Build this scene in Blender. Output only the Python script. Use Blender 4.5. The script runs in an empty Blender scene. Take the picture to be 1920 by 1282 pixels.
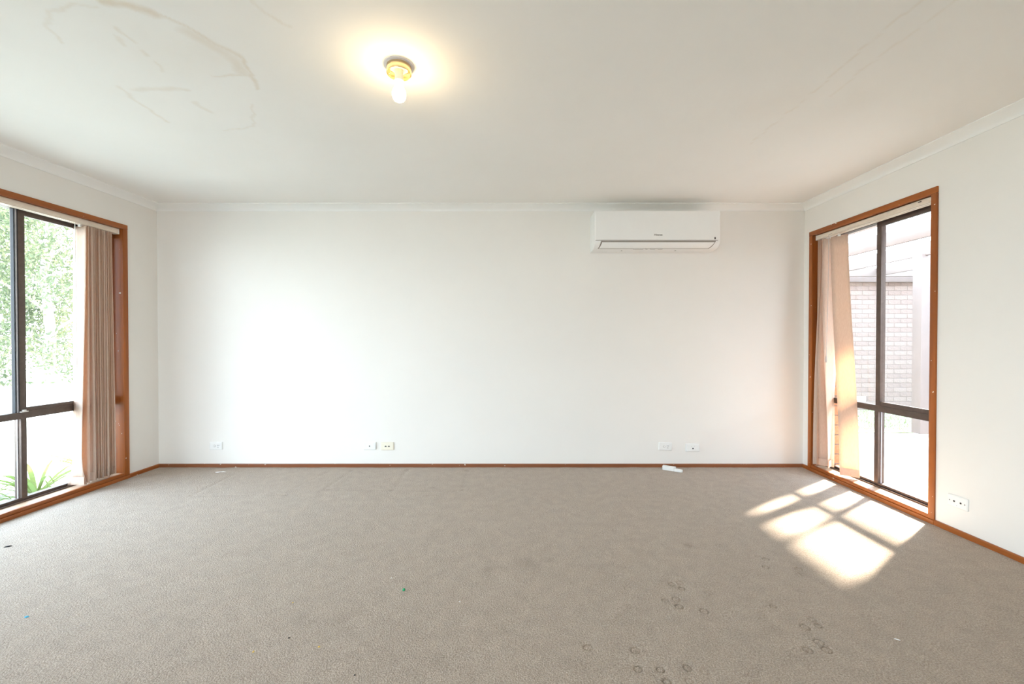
import bpy, bmesh, math, random
import numpy as np
from mathutils import Vector, Matrix

random.seed(7)
rng = np.random.default_rng(11)
SC = bpy.context.scene
COL = SC.collection
R = math.radians
PI = math.pi

# ------------------------------------------------------------------ camera
cam = bpy.data.cameras.new('camera')
cam.sensor_width = 36.0
cam.lens = 15.0
cam.shift_y = 0.0028
cam.clip_start = 0.02
cam_o = bpy.data.objects.new('camera', cam)
cam_o.location = (0, 0, 1.16)
cam_o.rotation_euler = (R(89.4), 0, 0)
COL.objects.link(cam_o)
SC.camera = cam_o

# ------------------------------------------------------------------ sky, sun, exposure
SKY = 12.0
wd = bpy.data.worlds.new('world')
SC.world = wd
wd.use_nodes = True
nt = wd.node_tree
nt.nodes.clear()
wo = nt.nodes.new('ShaderNodeOutputWorld')
bg = nt.nodes.new('ShaderNodeBackground')
tc = nt.nodes.new('ShaderNodeTexCoord')
sx = nt.nodes.new('ShaderNodeSeparateXYZ')
cr = nt.nodes.new('ShaderNodeValToRGB')
cr.color_ramp.elements[0].position = 0.0
cr.color_ramp.elements[0].color = (0.79, 0.905, 1.0, 1)
cr.color_ramp.elements[1].position = 0.9
cr.color_ramp.elements[1].color = (0.50, 0.72, 1.0, 1)
nt.links.new(tc.outputs['Generated'], sx.inputs[0])
nt.links.new(sx.outputs['Z'], cr.inputs[0])
nt.links.new(cr.outputs[0], bg.inputs['Color'])
bg.inputs['Strength'].default_value = SKY
nt.links.new(bg.outputs[0], wo.inputs[0])

sun = bpy.data.lights.new('sun', 'SUN')
sun.energy = 34.0
sun.angle = R(3.4)
sun.color = (1.0, 0.89, 0.76)
sun_o = bpy.data.objects.new('sun', sun)
sun_o.rotation_euler = Vector((0.938, 0.63, 0.924)).to_track_quat('Z', 'Y').to_euler()
COL.objects.link(sun_o)

def portal(name, loc, normal, w, h):
    l = bpy.data.lights.new(name, 'AREA')
    l.shape = 'RECTANGLE'
    l.size = w
    l.size_y = h
    l.cycles.is_portal = True
    o = bpy.data.objects.new(name, l)
    o.location = loc
    o.rotation_euler = Vector(normal).to_track_quat('-Z', 'Z').to_euler()
    COL.objects.link(o)
portal('sky_portal', (-3.46, 2.38, 1.07), (1, 0, 0), 2.5, 2.2)
portal('sky_portal', (-1.25, -2.76, 1.07), (0, 1, 0), 2.2, 2.1)
portal('sky_portal', (2.86, 3.25, 1.07), (-1, 0, 0), 1.15, 2.2)

vs = SC.view_settings
vs.view_transform = 'Standard'
vs.look = 'None'
vs.exposure = 0.43
vs.gamma = 1.0
vs.use_curve_mapping = False
SC.cycles.use_denoising = True
SC.cycles.max_bounces = 14
SC.cycles.diffuse_bounces = 10
SC.cycles.transparent_max_bounces = 16
SC.cycles.sample_clamp_indirect = 12.0

# ------------------------------------------------------------------ materials
def mat(name):
    m = bpy.data.materials.new(name)
    m.use_nodes = True
    n = m.node_tree.nodes
    return m, n, m.node_tree.links, n['Principled BSDF']

def noise(n, l, scale, detail=3, rough=0.6, coord='Object', stretch=None):
    t = n.new('ShaderNodeTexCoord')
    x = n.new('ShaderNodeTexNoise')
    x.inputs['Scale'].default_value = scale
    x.inputs['Detail'].default_value = detail
    x.inputs['Roughness'].default_value = rough
    if stretch:
        mp = n.new('ShaderNodeMapping')
        mp.inputs['Scale'].default_value = stretch
        l.new(t.outputs[coord], mp.inputs[0])
        l.new(mp.outputs[0], x.inputs[0])
    else:
        l.new(t.outputs[coord], x.inputs[0])
    return x

def ramp(n, l, src, stops):
    r = n.new('ShaderNodeValToRGB')
    e = r.color_ramp.elements
    while len(e) < len(stops):
        e.new(0.5)
    for k, (p, c) in enumerate(stops):
        e[k].position = p
        e[k].color = (*c, 1)
    l.new(src, r.inputs[0])
    return r

def mixc(n, l, fac, a, b):
    m = n.new('ShaderNodeMix')
    m.data_type = 'RGBA'
    if isinstance(fac, float):
        m.inputs[0].default_value = fac
    else:
        l.new(fac, m.inputs[0])
    for v, i in ((a, 6), (b, 7)):
        if isinstance(v, tuple):
            m.inputs[i].default_value = (*v, 1)
        else:
            l.new(v, m.inputs[i])
    return m.outputs[2]

def bump(n, l, src, bs, strength, dist=0.002):
    b = n.new('ShaderNodeBump')
    b.inputs['Strength'].default_value = strength
    b.inputs['Distance'].default_value = dist
    l.new(src, b.inputs['Height'])
    l.new(b.outputs[0], bs.inputs['Normal'])

def plain(name, c, rough=0.5, metal=0.0, var=0.0, scale=8, coat=0.0, spec=0.5, emit=None):
    m, n, l, b = mat(name)
    b.inputs['Roughness'].default_value = rough
    b.inputs['Metallic'].default_value = metal
    b.inputs['Coat Weight'].default_value = coat
    b.inputs['Specular IOR Level'].default_value = spec
    x = noise(n, l, scale)
    lo = tuple(v * (1 - var) for v in c)
    hi = tuple(min(1, v * (1 + var)) for v in c)
    r = ramp(n, l, x.outputs[0], [(0.3, lo), (0.7, hi)])
    l.new(r.outputs[0], b.inputs['Base Color'])
    if emit:
        b.inputs['Emission Color'].default_value = (*emit[0], 1)
        b.inputs['Emission Strength'].default_value = emit[1]
    return m

M = {}
def paint(name, c, scale=60, strength=0.12):
    m, n, l, b = mat(name)
    b.inputs['Roughness'].default_value = 0.62
    b.inputs['Specular IOR Level'].default_value = 0.3
    big = noise(n, l, 1.3, 4)
    r = ramp(n, l, big.outputs[0], [(0.35, tuple(v * 0.975 for v in c)), (0.7, c)])
    l.new(r.outputs[0], b.inputs['Base Color'])
    f = noise(n, l, scale, 4)
    bump(n, l, f.outputs[0], b, strength, 0.001)
    return m
M['wall'] = paint('wall_paint', (0.818, 0.785, 0.738))
M['cornice'] = paint('cornice_paint', (0.86, 0.85, 0.82), 90, 0.04)

# ceiling: stain mask comes from a colour attribute (tan water marks)
m, n, l, b = mat('ceiling_paint')
b.inputs['Roughness'].default_value = 0.8
b.inputs['Specular IOR Level'].default_value = 0.2
at = n.new('ShaderNodeAttribute')
at.attribute_name = 'stain'
big = noise(n, l, 0.9, 4)
r = ramp(n, l, big.outputs[0], [(0.3, (0.845, 0.825, 0.785)), (0.7, (0.875, 0.855, 0.82))])
br = noise(n, l, 9, 5)
mm = n.new('ShaderNodeMath'); mm.operation = 'MULTIPLY'
rr = ramp(n, l, br.outputs[0], [(0.3, (0.55,) * 3), (0.7, (1,) * 3)])
sc_ = n.new('ShaderNodeMath'); sc_.operation = 'MULTIPLY'; sc_.inputs[1].default_value = 0.62
l.new(at.outputs['Fac'], sc_.inputs[0]); l.new(sc_.outputs[0], mm.inputs[0]); l.new(rr.outputs[0], mm.inputs[1])
l.new(mixc(n, l, mm.outputs[0], r.outputs[0], (0.60, 0.44, 0.25)), b.inputs['Base Color'])
M['ceiling'] = m

# carpet
m, n, l, b = mat('carpet')
b.inputs['Roughness'].default_value = 1.0
b.inputs['Specular IOR Level'].default_value = 0.05
b.inputs['Sheen Weight'].default_value = 0.15
fine = noise(n, l, 190, 3, 0.75)
mid = noise(n, l, 14, 4)
r = ramp(n, l, fine.outputs[0], [(0.30, (0.235, 0.182, 0.138)), (0.52, (0.43, 0.352, 0.282)), (0.75, (0.62, 0.53, 0.445))])
r2 = ramp(n, l, mid.outputs[0], [(0.35, (0.93, 0.93, 0.93)), (0.65, (1.04, 1.04, 1.04))])
mx = n.new('ShaderNodeMix'); mx.data_type = 'RGBA'; mx.blend_type = 'MULTIPLY'
mx.inputs[0].default_value = 1.0
l.new(r.outputs[0], mx.inputs[6]); l.new(r2.outputs[0], mx.inputs[7])
at = n.new('ShaderNodeAttribute'); at.attribute_name = 'soil_shade'  # smudges, plus shade painted into the dents and grooves
l.new(mixc(n, l, at.outputs['Fac'], mx.outputs[2], (0.13, 0.10, 0.07)), b.inputs['Base Color'])
t = n.new('ShaderNodeTexCoord')
vo = n.new('ShaderNodeTexVoronoi'); vo.inputs['Scale'].default_value = 170
l.new(t.outputs['Object'], vo.inputs[0])
bump(n, l, vo.outputs['Distance'], b, 0.6, 0.004)
M['carpet'] = m

def timber(name, stretch, c0, c1):
    m, n, l, b = mat(name)
    b.inputs['Roughness'].default_value = 0.38
    b.inputs['Coat Weight'].default_value = 0.06
    b.inputs['Specular IOR Level'].default_value = 0.35
    b.inputs['Coat Roughness'].default_value = 0.22
    g = noise(n, l, 10, 6, 0.65, stretch=stretch)
    r = ramp(n, l, g.outputs[0], [(0.30, c0), (0.55, tuple((a + d) / 2 for a, d in zip(c0, c1))), (0.75, c1)])
    ch = noise(n, l, 38, 2, 0.4)
    rc = ramp(n, l, ch.outputs[0], [(0.735, (0, 0, 0)), (0.75, (1, 1, 1))])
    l.new(mixc(n, l, rc.outputs[0], r.outputs[0], (0.75, 0.66, 0.55)), b.inputs['Base Color'])
    bump(n, l, g.outputs[0], b, 0.08, 0.001)
    return m
W0, W1 = (0.22, 0.056, 0.009), (0.46, 0.135, 0.024)
M['wood_z'] = timber('timber_upright', (1, 1, 0.06), W0, W1)
M['wood_y'] = timber('timber_level', (1, 0.06, 1), W0, W1)
M['wood_x'] = timber('timber_skirting', (0.05, 1, 1), (0.17, 0.055, 0.02), (0.33, 0.12, 0.05))
M['sill'] = timber('glare_toned_sill', (1, 0.06, 1), (0.50, 0.33, 0.21), (0.64, 0.46, 0.32))  # pale base colour stands in for sky glare on the orange timber
M['alu'] = plain('bronze_aluminium', (0.12, 0.088, 0.074), 0.42, 0.55, 0.12, 30)
M['alu_pale'] = plain('pale_aluminium_edge', (0.55, 0.52, 0.55), 0.35, 0.7, 0.1, 30)
M['rubber'] = plain('black_glazing_rubber', (0.02, 0.02, 0.025), 0.6)
M['cream_metal'] = plain('cream_rail', (0.80, 0.69, 0.57), 0.4, 0.0, 0.03, 20)
M['white_plastic'] = plain('white_plastic', (0.82, 0.81, 0.785), 0.32, 0, 0.015, 10)
M['ac_white'] = plain('appliance_white', (0.84, 0.825, 0.80), 0.30, 0, 0.01, 5)
M['ac_line'] = plain('shadow_gap_plastic', (0.27, 0.23, 0.20), 0.6)
M['ac_grey'] = plain('grey_print', (0.10, 0.085, 0.075), 0.5)
M['cream_plastic'] = plain('aged_cream_plastic', (0.80, 0.745, 0.62), 0.35, 0, 0.02, 10)
M['dark_slot'] = plain('dark_slot', (0.015, 0.014, 0.013), 0.7)
M['grey_mark'] = plain('grey_moulding', (0.52, 0.50, 0.47), 0.5)
M['brass'] = plain('polished_brass', (0.80, 0.62, 0.36), 0.24, 1.0, 0.06, 40)
M['grey_metal'] = plain('dull_silver_plate', (0.78, 0.74, 0.73), 0.5, 0.0, 0.05, 40)
M['bulb'] = plain('glowing_bulb', (1, 0.9, 0.75), 0.3, emit=((1.0, 0.76, 0.43), 60.0))
M['green'] = plain('green_plastic', (0.0, 0.33, 0.12), 0.3)
M['blue'] = plain('blue_plastic', (0.05, 0.42, 0.62), 0.5)
M['black_bit'] = plain('black_fleck', (0.02, 0.018, 0.018), 0.7)
M['crumb'] = plain('yellow_crumb', (0.75, 0.50, 0.12), 0.7)
M['paper'] = plain('white_paper', (0.88, 0.88, 0.87), 0.7)
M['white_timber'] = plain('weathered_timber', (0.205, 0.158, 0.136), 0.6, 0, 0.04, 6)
M['soffit'] = plain('soffit_paint', (0.42, 0.35, 0.315), 0.7, 0, 0.03, 4)
M['mortar'] = plain('mortar', (0.195, 0.15, 0.128), 0.9, 0, 0.12, 30)
M['roofing'] = plain('roof_sheet', (0.45, 0.42, 0.40), 0.7, 0, 0.05, 3)
M['paving'] = plain('pale_concrete_paving', (0.23, 0.215, 0.20), 0.85, 0, 0.06, 5)
M['grass'] = plain('short_lawn', (0.36, 0.37, 0.24), 0.9, 0, 0.3, 22)
M['left_lawn'] = plain('sunlit_lawn', (0.345, 0.355, 0.30), 0.9, 0, 0.15, 3)
M['bark'] = plain('pale_bark', (0.34, 0.30, 0.26), 0.85, 0, 0.25, 14)
M['car_white'] = plain('white_car_paint', (0.85, 0.86, 0.88), 0.25, 0, 0.01, 3, 0.6)
M['car_dark'] = plain('car_rubber', (0.03, 0.03, 0.035), 0.6)
M['car_glass'] = plain('car_window', (0.05, 0.06, 0.07), 0.08)
BR = [plain('brick_a', (0.255, 0.19, 0.160), 0.9, 0, 0.14, 40),
      plain('brick_b', (0.243, 0.178, 0.150), 0.9, 0, 0.16, 40),
      plain('brick_c', (0.268, 0.202, 0.170), 0.9, 0, 0.14, 40)]
BO = [plain('orange_brick_a', (0.50, 0.215, 0.10), 0.9, 0, 0.2, 30),
      plain('orange_brick_b', (0.45, 0.18, 0.08), 0.9, 0, 0.22, 30)]

def leafmat(name, c0, c1, trans):
    m, n, l, b = mat(name)
    x = noise(n, l, 1.7, 3)
    r = ramp(n, l, x.outputs[0], [(0.3, c0), (0.7, c1)])
    d = n.new('ShaderNodeBsdfDiffuse')
    tr = n.new('ShaderNodeBsdfTranslucent')
    ms = n.new('ShaderNodeMixShader')
    ms.inputs[0].default_value = trans
    l.new(r.outputs[0], d.inputs[0]); l.new(r.outputs[0], tr.inputs[0])
    l.new(d.outputs[0], ms.inputs[1]); l.new(tr.outputs[0], ms.inputs[2])
    l.new(ms.outputs[0], n['Material Output'].inputs[0])
    return m
M['leaf_a'] = leafmat('fresh_leaf', (0.10, 0.13, 0.072), (0.185, 0.205, 0.125), 0.4)
M['leaf_b'] = leafmat('olive_leaf', (0.105, 0.115, 0.058), (0.16, 0.162, 0.09), 0.4)
M['leaf_c'] = leafmat('cool_leaf', (0.075, 0.115, 0.073), (0.125, 0.165, 0.11), 0.4)
M['grass_blade'] = leafmat('grass_blade', (0.28, 0.30, 0.15), (0.42, 0.43, 0.25), 0.3)
M['strap'] = leafmat('strap_leaf', (0.13, 0.20, 0.055), (0.24, 0.29, 0.10), 0.45)

# blind fabric: cream, lets light through
m, n, l, b = mat('blind_fabric')
w = noise(n, l, 260, 2, 0.5, stretch=(1, 1, 0.15))
r = ramp(n, l, w.outputs[0], [(0.3, (0.72, 0.60, 0.50)), (0.7, (0.84, 0.73, 0.63))])
d = n.new('ShaderNodeBsdfDiffuse'); tr = n.new('ShaderNodeBsdfTranslucent'); ms = n.new('ShaderNodeMixShader')
tr.inputs[0].default_value = (0.84, 0.59, 0.41, 1)
ms.inputs[0].default_value = 0.42
l.new(r.outputs[0], d.inputs[0]); l.new(d.outputs[0], ms.inputs[1]); l.new(tr.outputs[0], ms.inputs[2])
l.new(ms.outputs[0], n['Material Output'].inputs[0])
M['fabric'] = m

# window glass: clear pane, fresnel reflection
m, n, l, b = mat('window_glass')
tp = n.new('ShaderNodeBsdfTransparent'); tp.inputs[0].default_value = (0.96, 0.97, 0.965, 1)
gl = n.new('ShaderNodeBsdfGlossy'); gl.inputs['Roughness'].default_value = 0.02
lw = n.new('ShaderNodeLayerWeight'); lw.inputs['Blend'].default_value = 0.5
p5 = n.new('ShaderNodeMath'); p5.operation = 'POWER'; p5.inputs[1].default_value = 5.0
fr = n.new('ShaderNodeMath'); fr.operation = 'MULTIPLY_ADD'; fr.inputs[1].default_value = 0.9; fr.inputs[2].default_value = 0.035
l.new(lw.outputs['Facing'], p5.inputs[0]); l.new(p5.outputs[0], fr.inputs[0])
ms = n.new('ShaderNodeMixShader')
l.new(fr.outputs[0], ms.inputs[0]); l.new(tp.outputs[0], ms.inputs[1]); l.new(gl.outputs[0], ms.inputs[2])
l.new(ms.outputs[0], n['Material Output'].inputs[0])
M['glass'] = m

# ------------------------------------------------------------------ geometry helpers
def ident(a, b_, c):
    return (a, b_, c)
_d = Vector((-0.01875, -1.0)).normalized()
_n = Vector((-1.0, 0.01875)).normalized()
def LW(u, nn, z):           # left wall: u from the far corner towards the room's rear, nn outwards
    return (-3.237 + _d.x * u + _n.x * nn, 3.9 + _d.y * u + _n.y * nn, z)
def RW(u, nn, z):           # right wall
    return (2.667 + nn, 3.9 - u, z)
def BW(x, dd, z):           # back wall: dd into the room
    return (x, 3.9 - dd, z)

class MB:
    def __init__(s):
        s.v = []; s.f = []
    def add(s, vs_, fs):
        o = len(s.v)
        s.v += [tuple(p) for p in vs_]
        s.f += [tuple(i + o for i in f) for f in fs]
        return s
    def box(s, x0, x1, y0, y1, z0, z1, f=ident):
        p = [f(x, y, z) for x in (x0, x1) for y in (y0, y1) for z in (z0, z1)]
        return s.add(p, [(0, 1, 3, 2), (4, 6, 7, 5), (0, 4, 5, 1), (2, 3, 7, 6), (0, 2, 6, 4), (1, 5, 7, 3)])
    def loft(s, rings, close=True, caps=True):
        k = len(rings[0]); p = [q for r_ in rings for q in r_]; fs = []
        for i in range(len(rings) - 1):
            for j in range(k if close else k - 1):
                a = i * k + j; c = i * k + (j + 1) % k
                fs.append((a, c, c + k, a + k))
        if caps and close:
            fs.append(tuple(range(k))); fs.append(tuple(range((len(rings) - 1) * k, len(rings) * k)))
        return s.add(p, fs)
    def lathe(s, prof, c, seg=32, caps=True):
        rings = [[(c[0] + r_ * math.cos(2 * PI * j / seg), c[1] + r_ * math.sin(2 * PI * j / seg), c[2] + z) for j in range(seg)] for r_, z in prof]
        return s.loft(rings, True, caps)
    def tube(s, pts, rad, seg=8):
        rings = []
        for i, p in enumerate(pts):
            p = Vector(p)
            t_ = (Vector(pts[min(i + 1, len(pts) - 1)]) - Vector(pts[max(i - 1, 0)])).normalized()
            a = t_.orthogonal().normalized() if abs(t_.z) < 0.99 else Vector((1, 0, 0))
            b_ = t_.cross(a)
            rr_ = rad[i] if isinstance(rad, (list, tuple)) else rad
            rings.append([tuple(p + a * rr_ * math.cos(2 * PI * j / seg) + b_ * rr_ * math.sin(2 * PI * j / seg)) for j in range(seg)])
        return s.loft(rings)
    def build(s, name, m_, parent=None, bevel=0.0, smooth=False, seg=2):
        v = np.array(s.v, dtype=float)
        c = (v.min(0) + v.max(0)) / 2
        if parent is None:
            c[2] = v[:, 2].min()
        me = bpy.data.meshes.new(name)
        me.from_pydata([tuple(p) for p in (v - c)], [], s.f)
        bm = bmesh.new(); bm.from_mesh(me)
        bmesh.ops.recalc_face_normals(bm, faces=bm.faces)
        if bevel > 0:
            es = [e for e in bm.edges if len(e.link_faces) == 2 and e.calc_face_angle(0) > 0.6]
            bmesh.ops.bevel(bm, geom=es, offset=bevel, segments=seg, profile=0.6, affect='EDGES', clamp_overlap=True)
        bm.to_mesh(me); bm.free()
        if smooth or bevel > 0:
            me.polygons.foreach_set('use_smooth', [True] * len(me.polygons))
            me.set_sharp_from_angle(angle=R(38))
        me.materials.append(m_)
        o = bpy.data.objects.new(name, me)
        COL.objects.link(o)
        if parent is not None:
            o.parent = parent
            o.location = Vector(c) - wloc(parent)
        else:
            o.location = c
        return o

def wloc(o):
    v = Vector(o.location)
    while o.parent:
        o = o.parent
        v += Vector(o.location)
    return v

def empty(name, loc):
    o = bpy.data.objects.new(name, None)
    o.empty_display_size = 0.1
    o.location = loc
    COL.objects.link(o)
    return o

def tag(o, label=None, cat=None, group=None, kind=None):
    if label: o['label'] = label
    if cat: o['category'] = cat
    if group: o['group'] = group
    if kind: o['kind'] = kind
    return o

def struct(o, label=None):
    return tag(o, label, None, None, 'structure')

def qbox(name, m_, parent, f, x0, x1, y0, y1, z0, z1, bevel=0.0):
    return MB().box(x0, x1, y0, y1, z0, z1, f).build(name, m_, parent, bevel)

def copy_to(src, parent, loc):
    c = src.copy()
    COL.objects.link(c)
    c.parent = parent
    c.location = loc
    return c

# ------------------------------------------------------------------ grid surfaces with attribute
def grid(name, xs, ys, z, attr, val, m_, flip):
    nx, ny = len(xs), len(ys)
    X, Y = np.meshgrid(xs, ys, indexing='ij')
    co = np.stack([X, Y, z], -1).reshape(-1, 3).astype(np.float32)
    i, j = np.meshgrid(np.arange(nx - 1), np.arange(ny - 1), indexing='ij')
    a = (i * ny + j).ravel()
    q = np.stack([a, a + ny, a + ny + 1, a + 1], -1)
    if flip:
        q = q[:, ::-1]
    me = bpy.data.meshes.new(name)
    me.vertices.add(nx * ny); me.vertices.foreach_set('co', co.ravel())
    me.loops.add(q.size); me.loops.foreach_set('vertex_index', q.ravel().astype(np.int32))
    me.polygons.add(len(q))
    me.polygons.foreach_set('loop_start', np.arange(0, q.size, 4, dtype=np.int32))
    me.update(calc_edges=True)
    at_ = me.attributes.new(attr, 'FLOAT', 'POINT')
    at_.data.foreach_set('value', val.ravel().astype(np.float32))
    me.polygons.foreach_set('use_smooth', [True] * len(q))
    me.materials.append(m_)
    o = bpy.data.objects.new(name, me)
    COL.objects.link(o)
    return o

def axis(lo, hi, fine, coarse):
    out = [lo]; x = lo
    while x < hi - 1e-6:
        st = coarse
        for a, b_, s_ in fine:
            if a - 1e-6 <= x < b_ - 1e-6:
                st = s_; break
            if x < a < x + st:
                st = a - x
        x = min(x + st, hi); out.append(x)
    return np.array(out)

def seg_dist(X, Y, pts):
    d_ = np.full(X.shape, 9.0)
    for (x0, y0), (x1, y1) in zip(pts[:-1], pts[1:]):
        dx, dy = x1 - x0, y1 - y0
        t_ = np.clip(((X - x0) * dx + (Y - y0) * dy) / (dx * dx + dy * dy + 1e-9), 0, 1)
        d_ = np.minimum(d_, np.hypot(X - x0 - t_ * dx, Y - y0 - t_ * dy))
    return d_

def wob(X, Y, s_, ph):
    return (np.sin(X * s_ + ph) * np.cos(Y * s_ * 1.3 + 2 * ph) + 0.6 * np.sin(X * s_ * 2.3 - Y * s_ * 1.7 + ph)) / 1.6

# ------------------------------------------------------------------ floor (carpet with dents)
FY0, CEIL = -2.6, 2.39
rings_ = [(0.999, 2.402, .5), (1.17, 2.399, .3), (1.136, 2.343, .3), (1.323, 2.282, .5), (1.347, 2.253, .8), (1.302, 2.173, .7), (1.455, 2.154, 1), (1.424, 2.105, .8),
          (0.762, 2.021, 1), (0.806, 2.032, .7), (0.796, 1.986, 1), (0.687, 1.896, .8), (0.739, 1.906, .8), (0.731, 1.851, 1), (0.906, 1.953, .5), (0.827, 1.82, .8),
          (1.141, 1.851, 1), (1.146, 1.885, .3), (1.059, 1.799, .4), (1.251, 1.763, .8), (1.189, 1.717, 1), (1.249, 1.725, 1), (1.068, 1.711, .4),
          (1.112, 1.591, 1), (1.183, 1.632, .8), (1.183, 1.591, 1), (0.464, 1.589, .8), (0.447, 1.499, 1), (0.525, 1.495, 1), (0.624, 1.502, .8),
          (0.528, 1.441, 1), (0.605, 1.444, .5), (0.679, 1.486, .4), (0.289, 1.602, .8), (0.541, 2.198, .3), (0.545, 1.988, .4)]
grooves = [[(-2.412, 3.839), (-2.396, 3.177)], [(-1.613, 3.839), (-1.718, 3.291)], [(-1.431, 3.792), (-1.462, 3.291)], [(-0.94, 3.823), (-0.924, 3.303)],
           [(-0.404, 3.792), (-0.385, 3.303)], [(-2.396, 3.177), (-1.698, 3.2)], [(-1.413, 3.303), (-0.921, 3.291), (-0.402, 3.268)]]
gdots = [(-1.698, 3.2), (-1.431, 3.792), (-1.44, 3.31), (-0.94, 3.823), (-0.93, 3.30), (-0.404, 3.792), (-0.385, 3.303), (-0.62, 3.36)]
soil_ = [(0.07, 2.23, .035, .5), (0.19, 2.257, .03, .45), (-0.13, 2.156, .03, .5), (0.09, 2.187, .05, .35), (0.997, 2.405, .03, .5), (-0.62, 1.68, .09, .10),
         (-0.88, 1.75, .05, .25), (-0.72, 1.78, .06, .18), (0.5, 2.0, .2, .05), (-0.4, 1.6, .2, .10), (1.44, 2.12, .03, .3), (0.25, 1.5, .03, .3)]
xs = axis(-3.36, 2.70, [(-3.0, -0.25, 0.014), (0.25, 1.50, 0.003)], 0.04)
ys = axis(FY0, 3.93, [(1.40, 2.45, 0.003), (3.15, 3.87, 0.012)], 0.04)
X, Y = np.meshgrid(xs, ys, indexing='ij')
Z = 0.0012 * wob(X, Y, 9, 0.4) + 0.0008 * wob(X, Y, 31, 2.0)
soil_shade = np.zeros_like(X)
for cx_, cy_, s_ in rings_:
    k = (np.abs(X - cx_) < .05) & (np.abs(Y - cy_) < .05)
    rad = np.hypot(X[k] - cx_, Y[k] - cy_)
    rr0 = 0.0155 + 0.002 * math.sin(cx_ * 70)
    g_ = np.exp(-((rad - rr0) / 0.0028) ** 2) * (0.85 + 0.15 * np.sin(np.arctan2(Y[k] - cy_, X[k] - cx_) * 2 + cx_ * 40))
    Z[k] -= s_ * (0.0055 * g_ + 0.0018 * (rad < rr0))
    soil_shade[k] = np.maximum(soil_shade[k], 0.42 * s_ * g_)  # darkens each dent rim, shade painted on top of the relief
for p in grooves:
    d_ = seg_dist(X, Y, p)
    Z -= 0.004 * np.exp(-(d_ / 0.014) ** 2) * (0.6 + 0.4 * wob(X, Y, 6, 1))
    soil_shade = np.maximum(soil_shade, 0.07 * np.exp(-(d_ / 0.012) ** 2))  # faint shade painted along the grooves
for cx_, cy_ in gdots:
    d_ = np.hypot(X - cx_, Y - cy_)
    Z -= 0.005 * np.exp(-(d_ / 0.016) ** 2)
    soil_shade = np.maximum(soil_shade, 0.45 * np.exp(-(d_ / 0.014) ** 2))  # dark tone painted into the dips as shade
for cx_, cy_, r_, s_ in soil_:
    d_ = np.hypot(X - cx_, Y - cy_) * (1 + 0.35 * wob(X, Y, 40, cx_))
    soil_shade = np.maximum(soil_shade, .5 * s_ * np.exp(-(d_ / r_) ** 2))
floor = struct(grid('floor', xs, ys, Z, 'soil_shade', soil_shade, M['carpet'], False), 'grey-beige loop pile carpet with small round furniture dents')
qbox('slab', M['mortar'], floor, ident, -3.5, 2.9, FY0 - .1, 4.0, -0.16, -0.012)

# ------------------------------------------------------------------ ceiling with water stains
stl = [([(-1.489, 1.56), (-1.405, 1.585), (-1.344, 1.618)], .022, .75), ([(-1.338, 1.61), (-1.296, 1.658), (-1.26, 1.721), (-1.234, 1.776), (-1.201, 1.825), (-1.176, 1.877), (-1.187, 1.942), (-1.222, 2.029), (-1.248, 2.093)], .010, .55),
       ([(-1.298, 1.715), (-1.263, 1.77), (-1.23, 1.85), (-1.222, 1.90), (-1.235, 1.97)], .035, .42), ([(-1.355, 2.234), (-1.404, 2.339), (-1.472, 2.437), (-1.491, 2.473), (-1.584, 2.498), (-1.686, 2.51)], .007, .30),
       ([(-1.528, 1.58), (-1.621, 1.575), (-1.682, 1.605), (-1.746, 1.618), (-1.794, 1.658), (-1.843, 1.721), (-1.863, 1.776)], .008, .32), ([(-1.561, 1.701), (-1.559, 1.77)], .010, .45), ([(-1.613, 1.745), (-1.616, 1.789)], .010, .38),
       ([(-1.568, 1.825), (-1.568, 1.852)], .010, .40), ([(-1.576, 1.894), (-1.602, 1.969)], .010, .30), ([(-1.854, 2.102), (-1.753, 2.107), (-1.658, 2.102), (-1.596, 2.107)], .016, .38), ([(-1.641, 2.219), (-1.624, 2.312)], .018, .35),
       ([(-1.904, 2.072), (-1.936, 2.209), (-1.932, 2.286), (-1.944, 2.425)], .010, .36), ([(-1.392, 2.001), (-1.312, 1.993), (-1.215, 1.997)], .009, .42), ([(-0.935, 1.53), (-0.935, 1.605), (-0.892, 1.672), (-0.868, 1.686)], .008, .28),
       ([(1.494, 1.45), (1.474, 1.686), (1.478, 1.792), (1.490, 2.009), (1.496, 2.138), (1.492, 2.312), (1.488, 2.485), (1.493, 2.687)], .006, .30), ([(1.6, 1.45), (1.604, 1.658), (1.600, 1.745), (1.592, 1.877), (1.599, 2.009), (1.608, 2.161)], .006, .22)]
blb = [(-1.50, 1.86, .20, .09), (-1.28, 1.83, .10, .12), (1.36, 2.24, .17, .11), (1.74, 2.20, .14, .09), (-0.80, 1.55, .1, .06)]
xs = axis(-3.50, 2.80, [(-2.0, -0.8, 0.009), (1.1, 1.95, 0.012)], 0.06)
ys = axis(FY0 - .1, 4.0, [(1.4, 2.75, 0.009)], 0.06)
X, Y = np.meshgrid(xs, ys, indexing='ij')
st_ = np.zeros_like(X)
Xw = X + 0.012 * wob(X, Y, 23, .7) + 0.005 * wob(X, Y, 60, 1.9)
Yw = Y + 0.012 * wob(X, Y, 19, 2.7) + 0.005 * wob(X, Y, 70, .3)
for p, w_, s_ in stl:
    d_ = seg_dist(Xw, Yw, p)
    st_ = np.maximum(st_, s_ * np.clip(1.25 - d_ / w_, 0, 1) ** 0.8)
for cx_, cy_, r_, s_ in blb:
    d_ = np.hypot(Xw - cx_, Yw - cy_) * (1 + .3 * wob(X, Y, 9, cx_))
    st_ = np.maximum(st_, s_ * np.clip(1.3 - d_ / r_, 0, 1))
ceiling = struct(grid('ceiling', xs, ys, np.full_like(X, CEIL), 'stain', st_, M['ceiling'], True), 'white plaster ceiling with tan water stains')

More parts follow.
